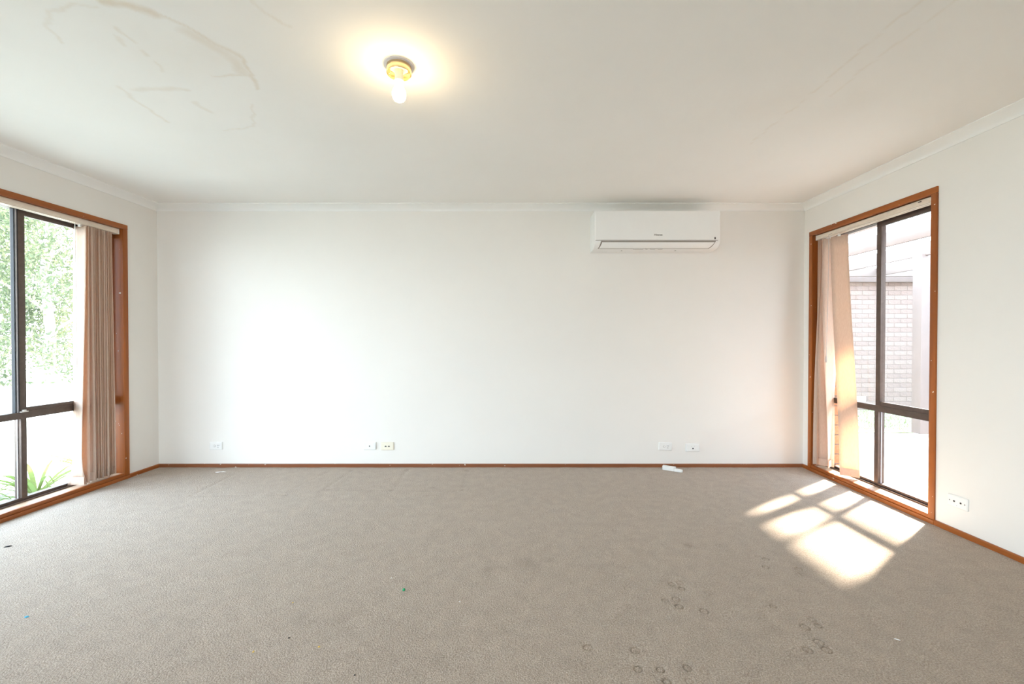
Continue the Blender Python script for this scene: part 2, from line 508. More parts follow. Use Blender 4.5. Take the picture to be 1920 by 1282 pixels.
# roof over the room; the right-hand eave is a deep covered verandah edge
roof = struct(MB().box(-4.3, 2.95, FY0 - .6, 4.4, CEIL + .03, CEIL + .20).build('roof', M['roofing']))
qbox('soffit', M['soffit'], roof, ident, 2.95, 4.16, FY0 - .6, 7.8, CEIL + .06, CEIL + .20)
qbox('soffit', M['soffit'], roof, ident, -4.3, -3.5, FY0 - .6, 4.4, CEIL + .005, CEIL + .03)  # left eave, out of view, deepened to dim the floor near the window

# ------------------------------------------------------------------ walls with window openings
RU0, RU1 = 0.118, 1.185     # right window opening along its wall
LU0, LU1 = 0.345, 2.70      # left window opening
HEAD, SILL = 2.085, 0.05
WEND = 3.9 - FY0
mb = MB().box(-3.50, 2.90, -0.0, -0.14, -0.16, CEIL + .02, BW)
wall_back = struct(mb.build('wall_back', M['wall']), 'white painted rear wall carrying the air conditioner')
# wall behind the camera; its glazed opening is added to brighten the back wall
DX0, DX1 = -2.3, -0.2
mb = MB().box(-3.60, DX0 - .03, WEND, WEND + .14, -0.16, CEIL + .02, BW)
mb.box(DX1 + .03, 2.90, WEND, WEND + .14, -0.16, CEIL + .02, BW)
mb.box(DX0 - .03, DX1 + .03, WEND, WEND + .14, 2.13, CEIL + .02, BW)
mb.box(DX0 - .03, DX1 + .03, WEND, WEND + .14, -0.16, .0, BW)
struct(mb.build('wall_front', M['wall']))
added_door = struct(empty('added_door_1', BW((DX0 + DX1) / 2, WEND, 0)))
for x0, x1, z0, z1 in ((DX0 - .03, DX0 + .03, 0, 2.13), (DX1 - .03, DX1 + .03, 0, 2.13), (-1.28, -1.22, .06, 2.07)):
    qbox('added_door_stile', M['alu'], added_door, BW, x0, x1, WEND + .03, WEND + .09, z0, z1, .002)
qbox('added_door_rail', M['alu'], added_door, BW, DX0, DX1, WEND + .03, WEND + .09, .0, .06, .002)
qbox('added_door_rail', M['alu'], added_door, BW, DX0, DX1, WEND + .03, WEND + .09, 2.07, 2.13, .002)
qbox('pane', M['glass'], added_door, BW, DX0, DX1, WEND + .055, WEND + .06, .05, 2.08)

def side_wall(name, f, u0, u1):
    g = 0.019
    mb = MB()
    mb.box(0, u0 - g, 0, .14, -.16, CEIL + .02, f)
    mb.box(u1 + g, WEND, 0, .14, -.16, CEIL + .02, f)
    mb.box(u0 - g, u1 + g, 0, .14, HEAD + g, CEIL + .02, f)
    mb.box(u0 - g, u1 + g, 0, .14, -.16, SILL - g, f)
    w = struct(mb.build(name, M['wall']))
    # outer brick leaf; the bricks of its far reveal are single pieces
    j0, j1 = u0 + 0.005, u1 + .01
    mb = MB()
    mb.box(-.3, j0 - .125, .165, .275, -.16, CEIL + .01, f)
    mb.box(j1, WEND, .165, .275, -.16, CEIL + .01, f)
    mb.box(j0 - .125, j1, .165, .275, HEAD + .03, CEIL + .01, f)
    mb.box(j0 - .125, j1, .165, .275, -.16, -.02, f)
    mb.build('brick_leaf', BO[1], w)
    qbox('mortar_bed', M['mortar'], w, f, j0 - .12, j0 - .006, .169, .271, -.02, HEAD + .03)
    z = -.02; k = 0
    while z < HEAD + .01:
        a = j0 - .115
        if k % 2:
            MB().box(a, j0 + random.uniform(-.001, .002), .165, .275, z + .005, z + .081, f).build('brick', BO[k % 3 % 2], w, 0.002)
        else:
            MB().box(a, j0 + random.uniform(-.001, .002), .165, .275, z + .005, z + .081, f).build('brick', BO[(k // 2) % 2], w, 0.002)
        z += .086; k += 1
    return w
wall_left = side_wall('wall_left', LW, LU0, LU1)
wall_right = side_wall('wall_right', RW, RU0, RU1)
tag(wall_left, 'painted left wall around the wide timber framed window')
tag(wall_right, 'painted right wall with the narrow timber framed window')

# cornice (coved) and skirting
def cove(name, f, a0, a1, sgn):
    cz, cd = 0.055, 0.072
    prof = [(0.0, CEIL - cz), (0.006, CEIL - cz), (0.008, CEIL - cz + .006)]
    for k in range(1, 8):
        t_ = k / 8 * PI / 2
        prof.append((cd - .006 - (cd - .014) * math.cos(t_), CEIL - cz + .006 + (cz - .014) * (math.sin(t_) * 0.5 + 0.5 * (1 - math.cos(t_)))))
    prof += [(cd - .004, CEIL - .008), (cd, CEIL - .006), (cd, CEIL + .002), (0.0, CEIL + .002)]
    rings = [[f(a, sgn * d_, z) for d_, z in prof] for a in (a0, a1)]
    return struct(MB().loft(rings).build(name, M['cornice'], None, 0, True))
cove('trim_1', BW, -3.24, 2.67, 1)
cove('trim_2', LW, 0, WEND, -1)
cove('trim_3', RW, 0, WEND, -1)

def skirt(name, f, a0, a1, sgn, m_):
    prof = [(0, -.01), (.014, -.01), (.014, .024), (.010, .030), (0, .031)]
    rings = [[f(a, sgn * d_, z) for d_, z in prof] for a in (a0, a1)]
    return struct(MB().loft(rings).build(name, m_, None, 0, False))
skirt('baseboard_back', BW, -3.24, 2.67, 1, M['wood_x'])
skirt('baseboard_left', LW, 0, .303, -1, M['wood_y'])
skirt('baseboard_left', LW, LU1 + .042, WEND, -1, M['wood_y'])
skirt('baseboard_right', RW, 0, RU0 - .042, -1, M['wood_y'])
skirt('baseboard_right', RW, RU1 + .040, WEND, -1, M['wood_y'])

# ------------------------------------------------------------------ windows
def window(name, f, u0, u1, mull, label, sash_side):
    w = struct(empty(name, f((u0 + u1) / 2, 0, 0)), label)
    aw, pr = .042, -.011
    g = .018
    # architraves
    qbox('architrave', M['wood_z'], w, f, u0 - aw, u0, pr, .0, .028, HEAD, .0025)
    qbox('architrave', M['wood_z'], w, f, u1, u1 + aw - .002, pr, .0, .028, HEAD, .0025)
    qbox('architrave', M['wood_y'], w, f, u0 - aw, u1 + aw - .002, pr - .001, .0, HEAD, HEAD + .040, .0025)
    qbox('sill_nosing', M['wood_y'], w, f, u0 - .001, u1 + .001, -.009, .012, .027, SILL + .003, .004)
    qbox('sill_skirting', M['wood_y'], w, f, u0 - aw, u1 + aw, -.017, .0, -.01, .027, .003)
    # reveals
    qbox('reveal', M['wood_z'], w, f, u0 - g, u0, 0, .15, SILL - g, HEAD + g)
    qbox('reveal', M['wood_z'], w, f, u1, u1 + g, 0, .15, SILL - g, HEAD + g)
    qbox('reveal_head', M['wood_y'], w, f, u0, u1, 0, .15, HEAD, HEAD + g)
    qbox('sill', M['sill'], w, f, u0, u1, .012, .15, SILL - g, SILL)
    # fixed aluminium frame
    A = M['alu']
    n0, n1 = .102, .158
    fw = .024
    qbox('frame_jamb', A, w, f, u0, u0 + fw, n0, n1, SILL, HEAD, .0015)
    qbox('frame_jamb', A, w, f, u1 - fw, u1, n0, n1, SILL, HEAD, .0015)
    qbox('frame_head', A, w, f, u0 + fw, u1 - fw, n0, n1, HEAD - .034, HEAD, .0015)
    qbox('frame_sill', A, w, f, u0 + fw, u1 - fw, n0 + .014, n1, SILL, SILL + .028, .0015)
    qbox('sill_track', A, w, f, u0 + fw, u1 - fw, n0 - .004, n0 + .002, SILL, SILL + .010)
    T0, T1 = .622, .668
    qbox('transom', A, w, f, u0 + fw, u1 - fw, n0, n1, T0, T1, .0015)
    edges = [u0 + fw] + list(mull) + [u1 - fw]
    # lower lights: a mullion at every division, panes beaded in
    for mu in mull:
        qbox('mullion', A, w, f, mu - .017, mu + .017, n0 + .006, n1, SILL + .028, T0, .0015)
        qbox('glazing_bead', M['alu_pale'], w, f, mu + .017, mu + .022, .128, .134, SILL + .028, T0)
    for a, b_ in zip(edges[:-1], edges[1:]):
        qbox('pane', M['glass'], w, f, a, b_, .129, .133, SILL + .02, T0 + .01)
    # upper lights: fixed panes, and sliding sashes on the inner track
    for k, (a, b_) in enumerate(zip(edges[:-1], edges[1:])):
        if k in sash_side:
            s0 = a - .012 if k else a
            s1 = b_ + .026 if k < len(edges) - 2 else b_
            if f is RW: s0, s1 = a - .004, b_
            st = .040
            sa = MB()
            sa.box(s0, s0 + (st if k else .03), n0 + .002, n0 + .026, T1, HEAD - .034, f)
            sa.box(s1 - (st if k < len(edges) - 2 else .03), s1, n0 + .002, n0 + .026, T1, HEAD - .034, f)
            sa.box(s0, s1, n0 + .003, n0 + .025, T1, T1 + .030, f)
            sa.box(s0, s1, n0 + .003, n0 + .025, HEAD - .068, HEAD - .034, f)
            so = sa.build('sash', A, w, .0012)
            qbox('pane', M['glass'], so, f, s0 + .02, s1 - .02, n0 + .012, n0 + .016, T1 + .02, HEAD - .05)
        else:
            qbox('pane', M['glass'], w, f, a, b_, .142, .146, T1, HEAD - .034)
            if k:
                qbox('meeting_stile', A, w, f, a - .016, a + .028, .130, n1, T1, HEAD - .034, .0012)
            if k < len(edges) - 2:
                qbox('meeting_stile', A, w, f, b_ - .028, b_ + .016, .130, n1, T1, HEAD - .034, .0012)
    return w
win_l = window('window_1', LW, LU0, LU1, [.968, 2.08], 'wide timber framed aluminium window on the left wall', (0, 2))
win_r = window('window_2', RW, RU0, RU1, [.655], 'narrow timber framed aluminium window on the right wall', (1,))
# left window: rubber and pale metal edges beside the sash stile, and its latch
qbox('seal', M['rubber'], win_l, LW, .9955, .999, .104, .128, .668, 2.05)
qbox('edge_strip', M['alu_pale'], win_l, LW, .999, 1.008, .106, .128, .668, 2.05)
qbox('seal', M['rubber'], win_l, LW, 1.012, 1.018, .106, .128, .668, 2.05)
mb = MB().box(.955, 1.000, .088, .102, .668, .674, LW).box(.97, .985, .086, .102, .672, .684, LW)
tag(mb.build('latch', M['white_plastic'], win_l, .001), 'small white latch')

# ------------------------------------------------------------------ vertical blinds
def slat(name, f, parent, top, bot, th0, th1, z0, z1, width=.127, curl=.006, twist=0.0, seg=18):
    """top/bot: (u, n) of the slat's centre line, th: angle of its width in the (u, n) plane"""
    rows = []
    cols = 5
    for i in range(seg + 1):
        t_ = i / seg
        z = z1 + (z0 - z1) * t_
        e = t_ * t_ * (3 - 2 * t_)
        th = th0 + (th1 - th0) * e + twist * max(0, (t_ - .93) / .07)
        cu = top[0] + (bot[0] - top[0]) * (0.35 * t_ + 0.65 * e)
        cn = top[1] + (bot[1] - top[1]) * t_
        row = []
        for j in range(cols):
            s_ = j / (cols - 1) - .5
            bow = curl * (1 - 4 * s_ * s_)
            row.append(f(cu + math.cos(th) * s_ * width - math.sin(th) * bow, cn + math.sin(th) * s_ * width + math.cos(th) * bow, z))
        rows.append(row)
    mb = MB().loft(rows, False, False)
    o = mb.build(name, M['fabric'], parent, 0, True)
    md = o.modifiers.new('thickness', 'SOLIDIFY'); md.thickness = .0008; md.offset = 0
    # weight plate slipped in the bottom hem (behind the fabric)
    e = th1 + twist * .6
    u, n_ = bot
    wv = (math.cos(e) * width * .46, math.sin(e) * width * .46)
    off = (-math.sin(e) * -.0025, math.cos(e) * -.0025)
    p = []
    for sz in (z0 + .004, z0 + .062):
        for q in (-1, 1):
            for dd in (0, -.0012):
                p.append(f(u + wv[0] * q + off[0] * 1 - math.sin(e) * (dd - .001 - 0), n_ + wv[1] * q + off[1] + math.cos(e) * (dd - .001), sz))
    MB().add(p, [(0, 1, 3, 2), (4, 6, 7, 5), (0, 4, 5, 1), (2, 3, 7, 6), (0, 2, 6, 4), (1, 5, 7, 3)]).build('hem_weight', M['fabric'], o)
    MB().box(top[0] - .006, top[0] + .006, top[1] - .009, top[1] + .009, z1 - .006, z1 + .016, f).build('hanger', M['white_plastic'], o, .001)
    return o

def headrail(f, parent, u0, u1):
    mb = MB()
    mb.box(u0, u1, .016, .020, 2.044, 2.084, f)
    mb.box(u0, u1, .058, .062, 2.044, 2.084, f)
    mb.box(u0, u1, .016, .062, 2.080, 2.084, f)
    mb.box(u0, u1, .013, .017, 2.060, 2.066, f)
    mb.box(u0, u1, .016, .034, 2.042, 2.046, f)
    mb.box(u0, u1, .044, .062, 2.042, 2.046, f)
    o = mb.build('headrail', M['cream_metal'], parent)
    qbox('end_cap', M['white_plastic'], o, f, u0 - .006, u0, .014, .064, 2.040, 2.0845, .001)
    return o

vb = empty('vertical_blind', LW(.5, .04, SILL))
tag(vb, 'beige vertical blind drawn back in a tight stack at the left window', 'blind')
headrail(LW, vb, LU0 + .012, LU1 - .01)
N = 13
for k in range(N):
    u = .432 + k * .0142
    slat('slat', LW, vb, (u, .044 + random.uniform(-.004, .006)), (u + random.uniform(-.004, .004), .044 + random.uniform(-.006, .006)), R(98 + random.uniform(-5, 5)), R(98 + random.uniform(-6, 6)),
         .076 + random.uniform(-.004, .004), 2.032, curl=random.choice((-.004, .003, .008)))
slat('slat', LW, vb, (.622, .046), (.642, .046), R(98), R(92), .070, 2.032, curl=.004)
o = slat('slat', LW, vb, (.640, .046), (.672, .052), R(100), R(112), .062, 2.032, curl=.010, twist=R(-35))
mb = MB().tube([LW(.69, .03, 2.05), LW(.69, .028, 1.5), LW(.69, .027, 1.02)], .0022).tube([LW(.69, .027, 1.02), LW(.69, .027, .95)], .004)
tag(mb.build('tilt_wand', M['white_plastic'], vb, 0, True), 'thin translucent tilt wand')

vb = empty('vertical_blind', RW(.35, .04, SILL))
tag(vb, 'beige vertical blind with a few twisted sunlit slats at the right window', 'blind')
headrail(RW, vb, RU0 + .012, RU1 - .004)
qbox('clip', M['dark_slot'], vb, RW, 1.075, 1.095, .012, .016, 2.066, 2.072)
FACE, EDGE = R(53), R(143)
slat('slat', RW, vb, (.146, .045), (.144, .045), R(124), R(126), .075, 2.030, curl=.002)
slat('slat', RW, vb, (.166, .045), (.160, .045), R(120), R(118), .073, 2.030, curl=.003)
slat('slat', RW, vb, (.190, .043), (.180, .040), R(116), R(60), .072, 2.030, curl=.004)
slat('slat', RW, vb, (.215, .047), (.208, .050), R(114), R(50), .070, 2.030, curl=.006)
slat('slat', RW, vb, (.262, .048), (.262, .05), R(62), R(132), .075, 2.030, curl=.005)
slat('slat', RW, vb, (.350, .048), (.478, .050), R(30), R(52), .066, 2.030, curl=.006)
mb = MB().tube([RW(.315, -.012, 2.045), RW(.315, -.014, 1.6), RW(.300, -.014, 1.03)], .0016)
mb.tube([RW(.300, -.014, 1.03), RW(.300, -.014, 1.015), RW(.300, -.014, .985), RW(.300, -.014, .975)], [.003, .006, .007, .004])
mb.tube([RW(.315, -.012, 2.045), RW(.315, .02, 2.06)], .0016)
tag(mb.build('pull_cord', M['grey_mark'], vb, 0, True), 'thin grey pull cord with a small weight')

# ------------------------------------------------------------------ air conditioner
ac = empty('air_conditioner', BW(1.25, 0, 1.955))
tag(ac, 'white split system air conditioner mounted high on the back wall', 'air conditioner')
AX0, AX1 = .712, 1.790
prof = [(0, 2.278), (.205, 2.278), (.218, 2.270), (.222, 2.255), (.222, 2.018)]
curve = [(.222, 2.018), (.219, 2.004), (.212, 1.990), (.200, 1.977), (.183, 1.967), (.160, 1.960), (.120, 1.956), (0, 1.954)]
full = prof[:-1] + curve
MB().loft([[BW(x, d_, z) for d_, z in full] for x in (AX0, AX1)]).build('casing', M['ac_white'], ac, .004)
fp = MB().box(AX0 + .004, AX1 - .004, .215, .2275, 2.022, 2.272, BW).build('front_panel', M['ac_white'], ac, .005, seg=3)
# shadow slot and outlet flap follow the curved lower front
def strip(x0a, x0b, x1a, x1b, c0, c1, off, thick):
    rings = []
    ks = np.linspace(c0, c1, 9)
    pts = np.array(curve)
    cum = np.concatenate([[0], np.cumsum(np.hypot(*np.diff(pts, axis=0).T))])
    ring0 = []
    for t_ in ks:
        s_ = t_ * cum[-2]
        d_ = np.interp(s_, cum, pts[:, 0]); z = np.interp(s_, cum, pts[:, 1])
        d2 = np.interp(s_ + .003, cum, pts[:, 0]); z2 = np.interp(s_ + .003, cum, pts[:, 1])
        tx, tz = d2 - d_, z2 - z
        q = math.hypot(tx, tz); nx_, nz_ = -tz / q, tx / q
        e = (t_ - c0) / (c1 - c0)
        xa, xb = x0a + (x0b - x0a) * e, x1a + (x1b - x1a) * e
        rings.append([BW(xa, d_ + nx_ * off, z + nz_ * off), BW(xb, d_ + nx_ * off, z + nz_ * off),
                      BW(xb, d_ + nx_ * (off - thick), z + nz_ * (off - thick)), BW(xa, d_ + nx_ * (off - thick), z + nz_ * (off - thick))])
    return MB().loft(rings)
strip(.766, .748, 1.754, 1.716, .02, .66, .0015, .006).build('outlet_slot', M['ac_line'], ac)
strip(.776, .758, 1.743, 1.705, .10, .575, .0045, .006).build('outlet_flap', M['ac_white'], ac, .0012)
MB().box(AX0 + .006, AX1 - .02, .2195, .2240, 2.0175, 2.0222, BW).build('panel_gap', M['ac_line'], ac)
for x0, x1 in ((1.06, 1.145), (1.17, 1.185), (1.21, 1.25), (1.275, 1.315)):
    MB().box(x0, x1, .150, .174, 1.956, 1.9635, BW).build('vent_clip', M['grey_mark'], ac, .001)
for x in (.965, 1.44):
    MB().box(x, x + .012, .105, .115, 1.952, 1.956, BW).build('screw_cover', M['grey_mark'], ac, .001)
MB().box(1.737, 1.750, .2275, .2282, 2.028, 2.046, BW).build('indicator_sticker', M['ac_grey'], ac)
cu = bpy.data.curves.new('lettering', 'FONT')
cu.body = 'Hisense'
cu.size = .0205
cu.extrude = .0004
cu.offset = .0004
cu.align_x = 'CENTER'
to = bpy.data.objects.new('lettering', cu)
COL.objects.link(to)
dg = bpy.context.evaluated_depsgraph_get()
me = bpy.data.meshes.new_from_object(to.evaluated_get(dg))
bpy.data.objects.remove(to)
me.materials.clear(); me.materials.append(M['ac_grey'])
lo = bpy.data.objects.new('lettering', me)
COL.objects.link(lo)
lo.parent = ac
lo.rotation_euler = (R(90), 0, 0)
lo.scale = (1.1, 1, 1)
lo.location = Vector(BW(1.256, .2278, 2.060)) - wloc(ac)
tag(lo, 'small dark grey maker lettering')

# ------------------------------------------------------------------ ceiling light
LX, LY = -.506, 1.924
cl = empty('ceiling_light', (LX, LY, CEIL))
tag(cl, 'brass ceiling light without a shade, its bare bulb glowing', 'light')
cc = (LX, LY, CEIL)
MB().lathe([(.066, .001), (.066, -.003), (.058, -.006), (.040, -.006)], cc, 40).build('ceiling_plate', M['grey_metal'], cl, 0, True)
MB().lathe([(.0530, -.004), (.0545, -.006), (.0545, -.037), (.0537, -.0385), (.0525, -.037), (.0525, -.008), (.050, -.006)], cc, 40, False).build('brass_collar', M['brass'], cl, 0, True)
MB().lathe([(.036, -.004), (.036, -.014), (.030, -.020), (.0185, -.023), (.0185, -.060), (.0205, -.062), (.0205, -.070), (.017, -.072)], cc, 32).build('lamp_holder', M['white_plastic'], cl, 0, True)
MB().lathe([(.004, -.005), (.004, -.036), (.0035, -.0365)], (LX + .043, LY + .0, CEIL), 10).build('screw', M['brass'], cl, 0, True)
MB().lathe([(.004, -.005), (.004, -.036), (.0035, -.0365)], (LX - .043, LY + .0, CEIL), 10).build('screw', M['brass'], cl, 0, True)
lb = MB().lathe([(.0145, -.078), (.016, -.088), (.022, -.100), (.0285, -.114), (.0305, -.128), (.0285, -.142), (.022, -.153), (.012, -.1595), (.002, -.161)], cc, 28).build('light_bulb', M['bulb'], cl, 0, True)
tag(lb, 'bare lit bulb')
MB().lathe([(.0135, -.068), (.0135, -.079)], cc, 20).build('bulb_cap', M['grey_metal'], lb, 0, True)

# ------------------------------------------------------------------ wall plates
def plate(f, a, z, w, h, label, kind, m_, group=None, cat='socket', name='wall_socket', sg=1, rot=0.0):
    """a: centre along the wall; depth runs into the room by sg"""
    def F(x, d_, zz):
        c_, s_ = math.cos(rot), math.sin(rot)
        return f(a + (x * c_ - zz * s_), sg * d_, z + (x * s_ + zz * c_))
    o = empty(name, f(a, 0, z - h / 2))
    tag(o, label, cat, group)
    rings = []
    for d_, ins in ((0, 0), (.006, 0), (.0095, .004), (.0100, .008)):
        ww, hh, r_ = w / 2 - ins, h / 2 - ins, .006
        ring = []
        for cx_, cz_, a0 in ((ww - r_, hh - r_, 0), (-(ww - r_), hh - r_, 90), (-(ww - r_), -(hh - r_), 180), (ww - r_, -(hh - r_), 270)):
            for q in range(5):
                t_ = R(a0 + q * 22.5)
                ring.append(F(cx_ + r_ * math.cos(t_), d_, cz_ + r_ * math.sin(t_)))
        rings.append(ring)
    MB().loft(rings).build('cover_plate', m_, o, 0, True)
    def disc(x, zz, r_, d0, d1, nm, mm_, sx_=1):
        ring = lambda d_, q: [F(x + q * sx_ * math.cos(2 * PI * k / 16), d_, zz + q * math.sin(2 * PI * k / 16)) for k in range(16)]
        return MB().loft([ring(d0, r_), ring(d1, r_), ring(d1 + .0005, r_ * .9)]).build(nm, mm_, o, 0, True)
    def slot(x, zz, ang, ln=.009, wd=.0028):
        c_, s_ = math.cos(ang), math.sin(ang)
        p = [(-wd, -ln / 2), (wd, -ln / 2), (wd, ln / 2), (-wd, ln / 2)]
        q = [(x + (u * c_ - v * s_) * .6, zz + u * s_ + v * c_) for u, v in p]
        MB().loft([[F(u, .0095, v) for u, v in q], [F(u, .0114, v) for u, v in q]]).build('pin_slot', M['dark_slot'] if kind != 'faint' else M['grey_mark'], o)
    if kind == 'gpo':
        disc(-.012, .001, .0115, .009, .0105, 'switch_surround', M['grey_mark'])
        MB().box(-.019, -.005, .010, .0145, -.006, .009, F).build('rocker_switch', M['white_plastic'], o, .0015)
        disc(.022, 0, .021, .009, .0104, 'socket_face', m_)
        slot(.0155, .007, R(28)); slot(.0285, .007, R(-28)); slot(.022, -.011, 0)
    if kind == 'tv':
        disc(0, 0, .0105, .009, .0125, 'coax_ring', m_)
        disc(0, 0, .0055, .0125, .0130, 'coax_hole', M['dark_slot'])
    if kind == 'twin':
        for x in (-.014, .016):
            disc(x, 0, .0125, .009, .0105, 'recess', m_)
            p = [(x - .011, -.004), (x + .011, -.004), (x + .003, .006), (x - .003, .006)]
            MB().loft([[F(u, .0100, v) for u, v in p], [F(u, .0115, v) for u, v in p]]).build('port', M['dark_slot'], o)
    if kind == 'data':
        MB().box(-.014, .014, .009, .0108, -.020, .018, F).build('module', m_, o, .001)
        MB().box(-.0055, .0055, .0105, .0113, -.013, -.002, F).build('port', M['dark_slot'], o)
        for x in (-.010, .011):
            MB().box(x - .003, x + .003, .0105, .0112, .009, .013, F).build('label_window', M['grey_mark'], o)
    if kind == 'wide':
        for x in (-.016, .022):
            disc(x, .001, .0075, .009, .0106, 'jack_ring', M['grey_metal'], 1.0)
            disc(x + .001, .001, .0052, .0106, .0116, 'jack_hole', M['dark_slot'], 1.0)
        for x in (-.042, .045):
            disc(x, 0, .0032, .009, .0104, 'screw', M['ac_grey'])
        disc(.0, -.02, .0012, .0095, .0102, 'pinhole', M['dark_slot'])
    return o
plate(BW, -2.708, .195, .117, .073, 'white power point low on the back wall, leftmost plate near the left window', 'gpo', M['white_plastic'])
plate(BW, -1.302, .195, .115, .073, 'white television outlet with one dark round hole, on the back wall', 'tv', M['white_plastic'], name='television_outlet', cat='outlet')
plate(BW, -1.141, .192, .117, .073, 'cream wall plate with two dark ports beside the television outlet', 'twin', M['cream_plastic'], name='wall_plate', cat='outlet')
plate(BW, 1.403, .190, .122, .073, 'white power point below the air conditioner above the white plastic piece', 'gpo', M['white_plastic'], rot=R(-2))
plate(BW, 1.654, .180, .128, .073, 'white data outlet with one small black port, back wall right of power point', 'data', M['white_plastic'], name='data_outlet', cat='outlet')
plate(RW, 3.9 - 2.539, .194, .119, .072, 'white two jack wall plate on the right wall beside the window', 'wide', M['white_plastic'], name='wall_plate', cat='outlet', sg=-1)

# ------------------------------------------------------------------ small things left on the carpet
def rod_box(pts, h0, h1):
    return MB().loft([[(x, y, h0) for x, y in pts], [(x, y, h1) for x, y in pts]])
tp_ = empty('plastic_holder', (1.42, 3.78, 0))
tag(tp_, 'white two-piece plastic part lying on carpet against the back skirting', 'plastic part')
a = Vector((1.355, 3.828)); b_ = Vector((1.497, 3.738)); dr = (b_ - a).normalized(); nr = Vector((-dr.y, dr.x))
def PT(s_, t_): q = a + dr * s_ + nr * t_; return (q.x, q.y)
body = [PT(.004, -.018), PT(.098, -.018), PT(.110, .026), PT(.004, .026), PT(0, .02), PT(0, -.012)]
MB().loft([[(*p, .001) for p in body], [(*p, .036) for p in body]]).build('holder_body', M['white_plastic'], tp_, .003)
tip = [PT(.100, -.017)] + [PT(.150 + .022 * math.cos(t_), .001 + .018 * math.sin(t_)) for t_ in np.linspace(-PI / 2, PI / 2, 9)] + [PT(.112, .019)]
MB().loft([[(*p, .001) for p in tip], [(*p, .022) for p in tip]]).build('holder_tip', M['white_plastic'], tp_, .003)
gb = MB().lathe([(.001, .0), (.0045, .0008), (.0065, .004), (.0065, .0075), (.0045, .0105), (.001, .0115)], (-.502, 1.967, -.001), 14).build('bead', M['green'], None, 0, True)
tag(gb, 'small green plastic bead on the carpet in the middle foreground', 'bead')
def chip(name, m_, x, y, sx_, sy_, h, rot, label, cat, group=None):
    c_, s_ = math.cos(rot), math.sin(rot)
    ring = lambda k, z: [(x + (c_ * u - s_ * v), y + (s_ * u + c_ * v), z) for u, v in [(sx_ * k * q * math.cos(t_), sy_ * k * q * math.sin(t_)) for t_, q in zip(np.linspace(0, 2 * PI, 9)[:-1], (1, .8, 1.1, .9, 1, .85, 1.05, .8))]]
    o = MB().loft([ring(.9, 0.0), ring(1, h * .5), ring(.6, h)]).build(name, m_, None, 0, True)
    return tag(o, label, cat, group)
chip('plastic_scrap', M['blue'], -2.034, 1.776, .008, .005, .005, .4, 'tiny bright blue scrap on carpet at the lower left', 'scrap')
chip('leaf_fragment', M['black_bit'], -2.833, 2.386, .017, .006, .006, .6, 'small black fleck on carpet near the left window', 'fleck')
chip('crumb', M['crumb'], -.73, 1.602, .0045, .003, .004, .2, 'yellow crumb on the carpet, right of the other yellow crumb', 'crumb')
chip('crumb', M['crumb'], -.963, 1.577, .0045, .003, .004, 1.1, 'yellow crumb on the carpet, left of the other yellow crumb', 'crumb')
chip('crumb', M['black_bit'], -.869, 1.651, .005, .003, .003, .3, 'black crumb on the carpet just behind the yellow crumbs', 'crumb')
chip('crumb', M['black_bit'], -.545, 1.466, .0035, .003, .003, .3, 'black crumb at the very front of the carpet', 'crumb')
chip('crumb', M['paper'], -.588, 2.069, .004, .0025, .003, .8, 'white crumb on the carpet behind the green bead', 'crumb')
chip('crumb', M['paper'], -.232, 1.882, .004, .0025, .003, .8, 'white crumb on the carpet to the right of the green bead', 'crumb')
chip('crumb', M['crumb'], -.969, 1.874, .004, .0025, .003, .8, 'pale yellow crumb on the carpet left of the green bead', 'crumb')
chip('thread', M['paper'], 1.493, 1.642, .010, .0016, .003, -.6, 'short white thread on the carpet at the lower right', 'thread')
sp = MB().loft([[(-2.612, 3.742, .002), (-2.598, 3.728, .004), (-2.574, 3.722, .010)], [(-2.594, 3.736, .006), (-2.576, 3.726, .003), (-2.556, 3.724, .012)],
                [(-2.545, 3.738, .003), (-2.532, 3.732, .012), (-2.510, 3.738, .004)]], False, False).build('paper_scrap', M['paper'])
md = sp.modifiers.new('thickness', 'SOLIDIFY'); md.thickness = .001
tag(sp, 'small crumpled white paper scrap on carpet by the left end of back wall', 'scrap')

# ------------------------------------------------------------------ outdoors: ground
GZ = -.15
struct(MB().box(-45, 30, -20, 60, GZ - .2, GZ).build('ground', M['paving']), 'pale sunlit concrete around the house')
struct(MB().box(-44, -4.3, -18, 58, GZ - .05, GZ + .006).build('lawn', M['left_lawn']), 'pale sunlit lawn outside the left window')
lawn = MB().box(3.6, 16, 6.0, 7.9, GZ - .05, GZ + .02).build('lawn', M['grass'])
struct(lawn, 'strip of pale lawn in front of the neighbouring brick wing')
# grass blades along the lawn
nb = 9000
gx, gy = rng.uniform(3.6, 10.5, nb), rng.uniform(5.98, 7.88, nb)
hh = rng.uniform(.02, .06, nb); an = rng.uniform(0, 2 * PI, nb)
V = np.empty((nb, 3, 3))
V[:, 0] = np.stack([gx - .006 * np.cos(an), gy - .006 * np.sin(an), np.full(nb, GZ + .015)], -1)
V[:, 1] = np.stack([gx + .006 * np.cos(an), gy + .006 * np.sin(an), np.full(nb, GZ + .015)], -1)
V[:, 2] = np.stack([gx + rng.uniform(-.03, .03, nb), gy + rng.uniform(-.03, .03, nb), GZ + .02 + hh], -1)
gm = MB().add(V.reshape(-1, 3), [(3 * i, 3 * i + 1, 3 * i + 2) for i in range(nb)])
go = gm.build('grass', M['grass_blade'], lawn)
tag(go, None, None, None, 'stuff')

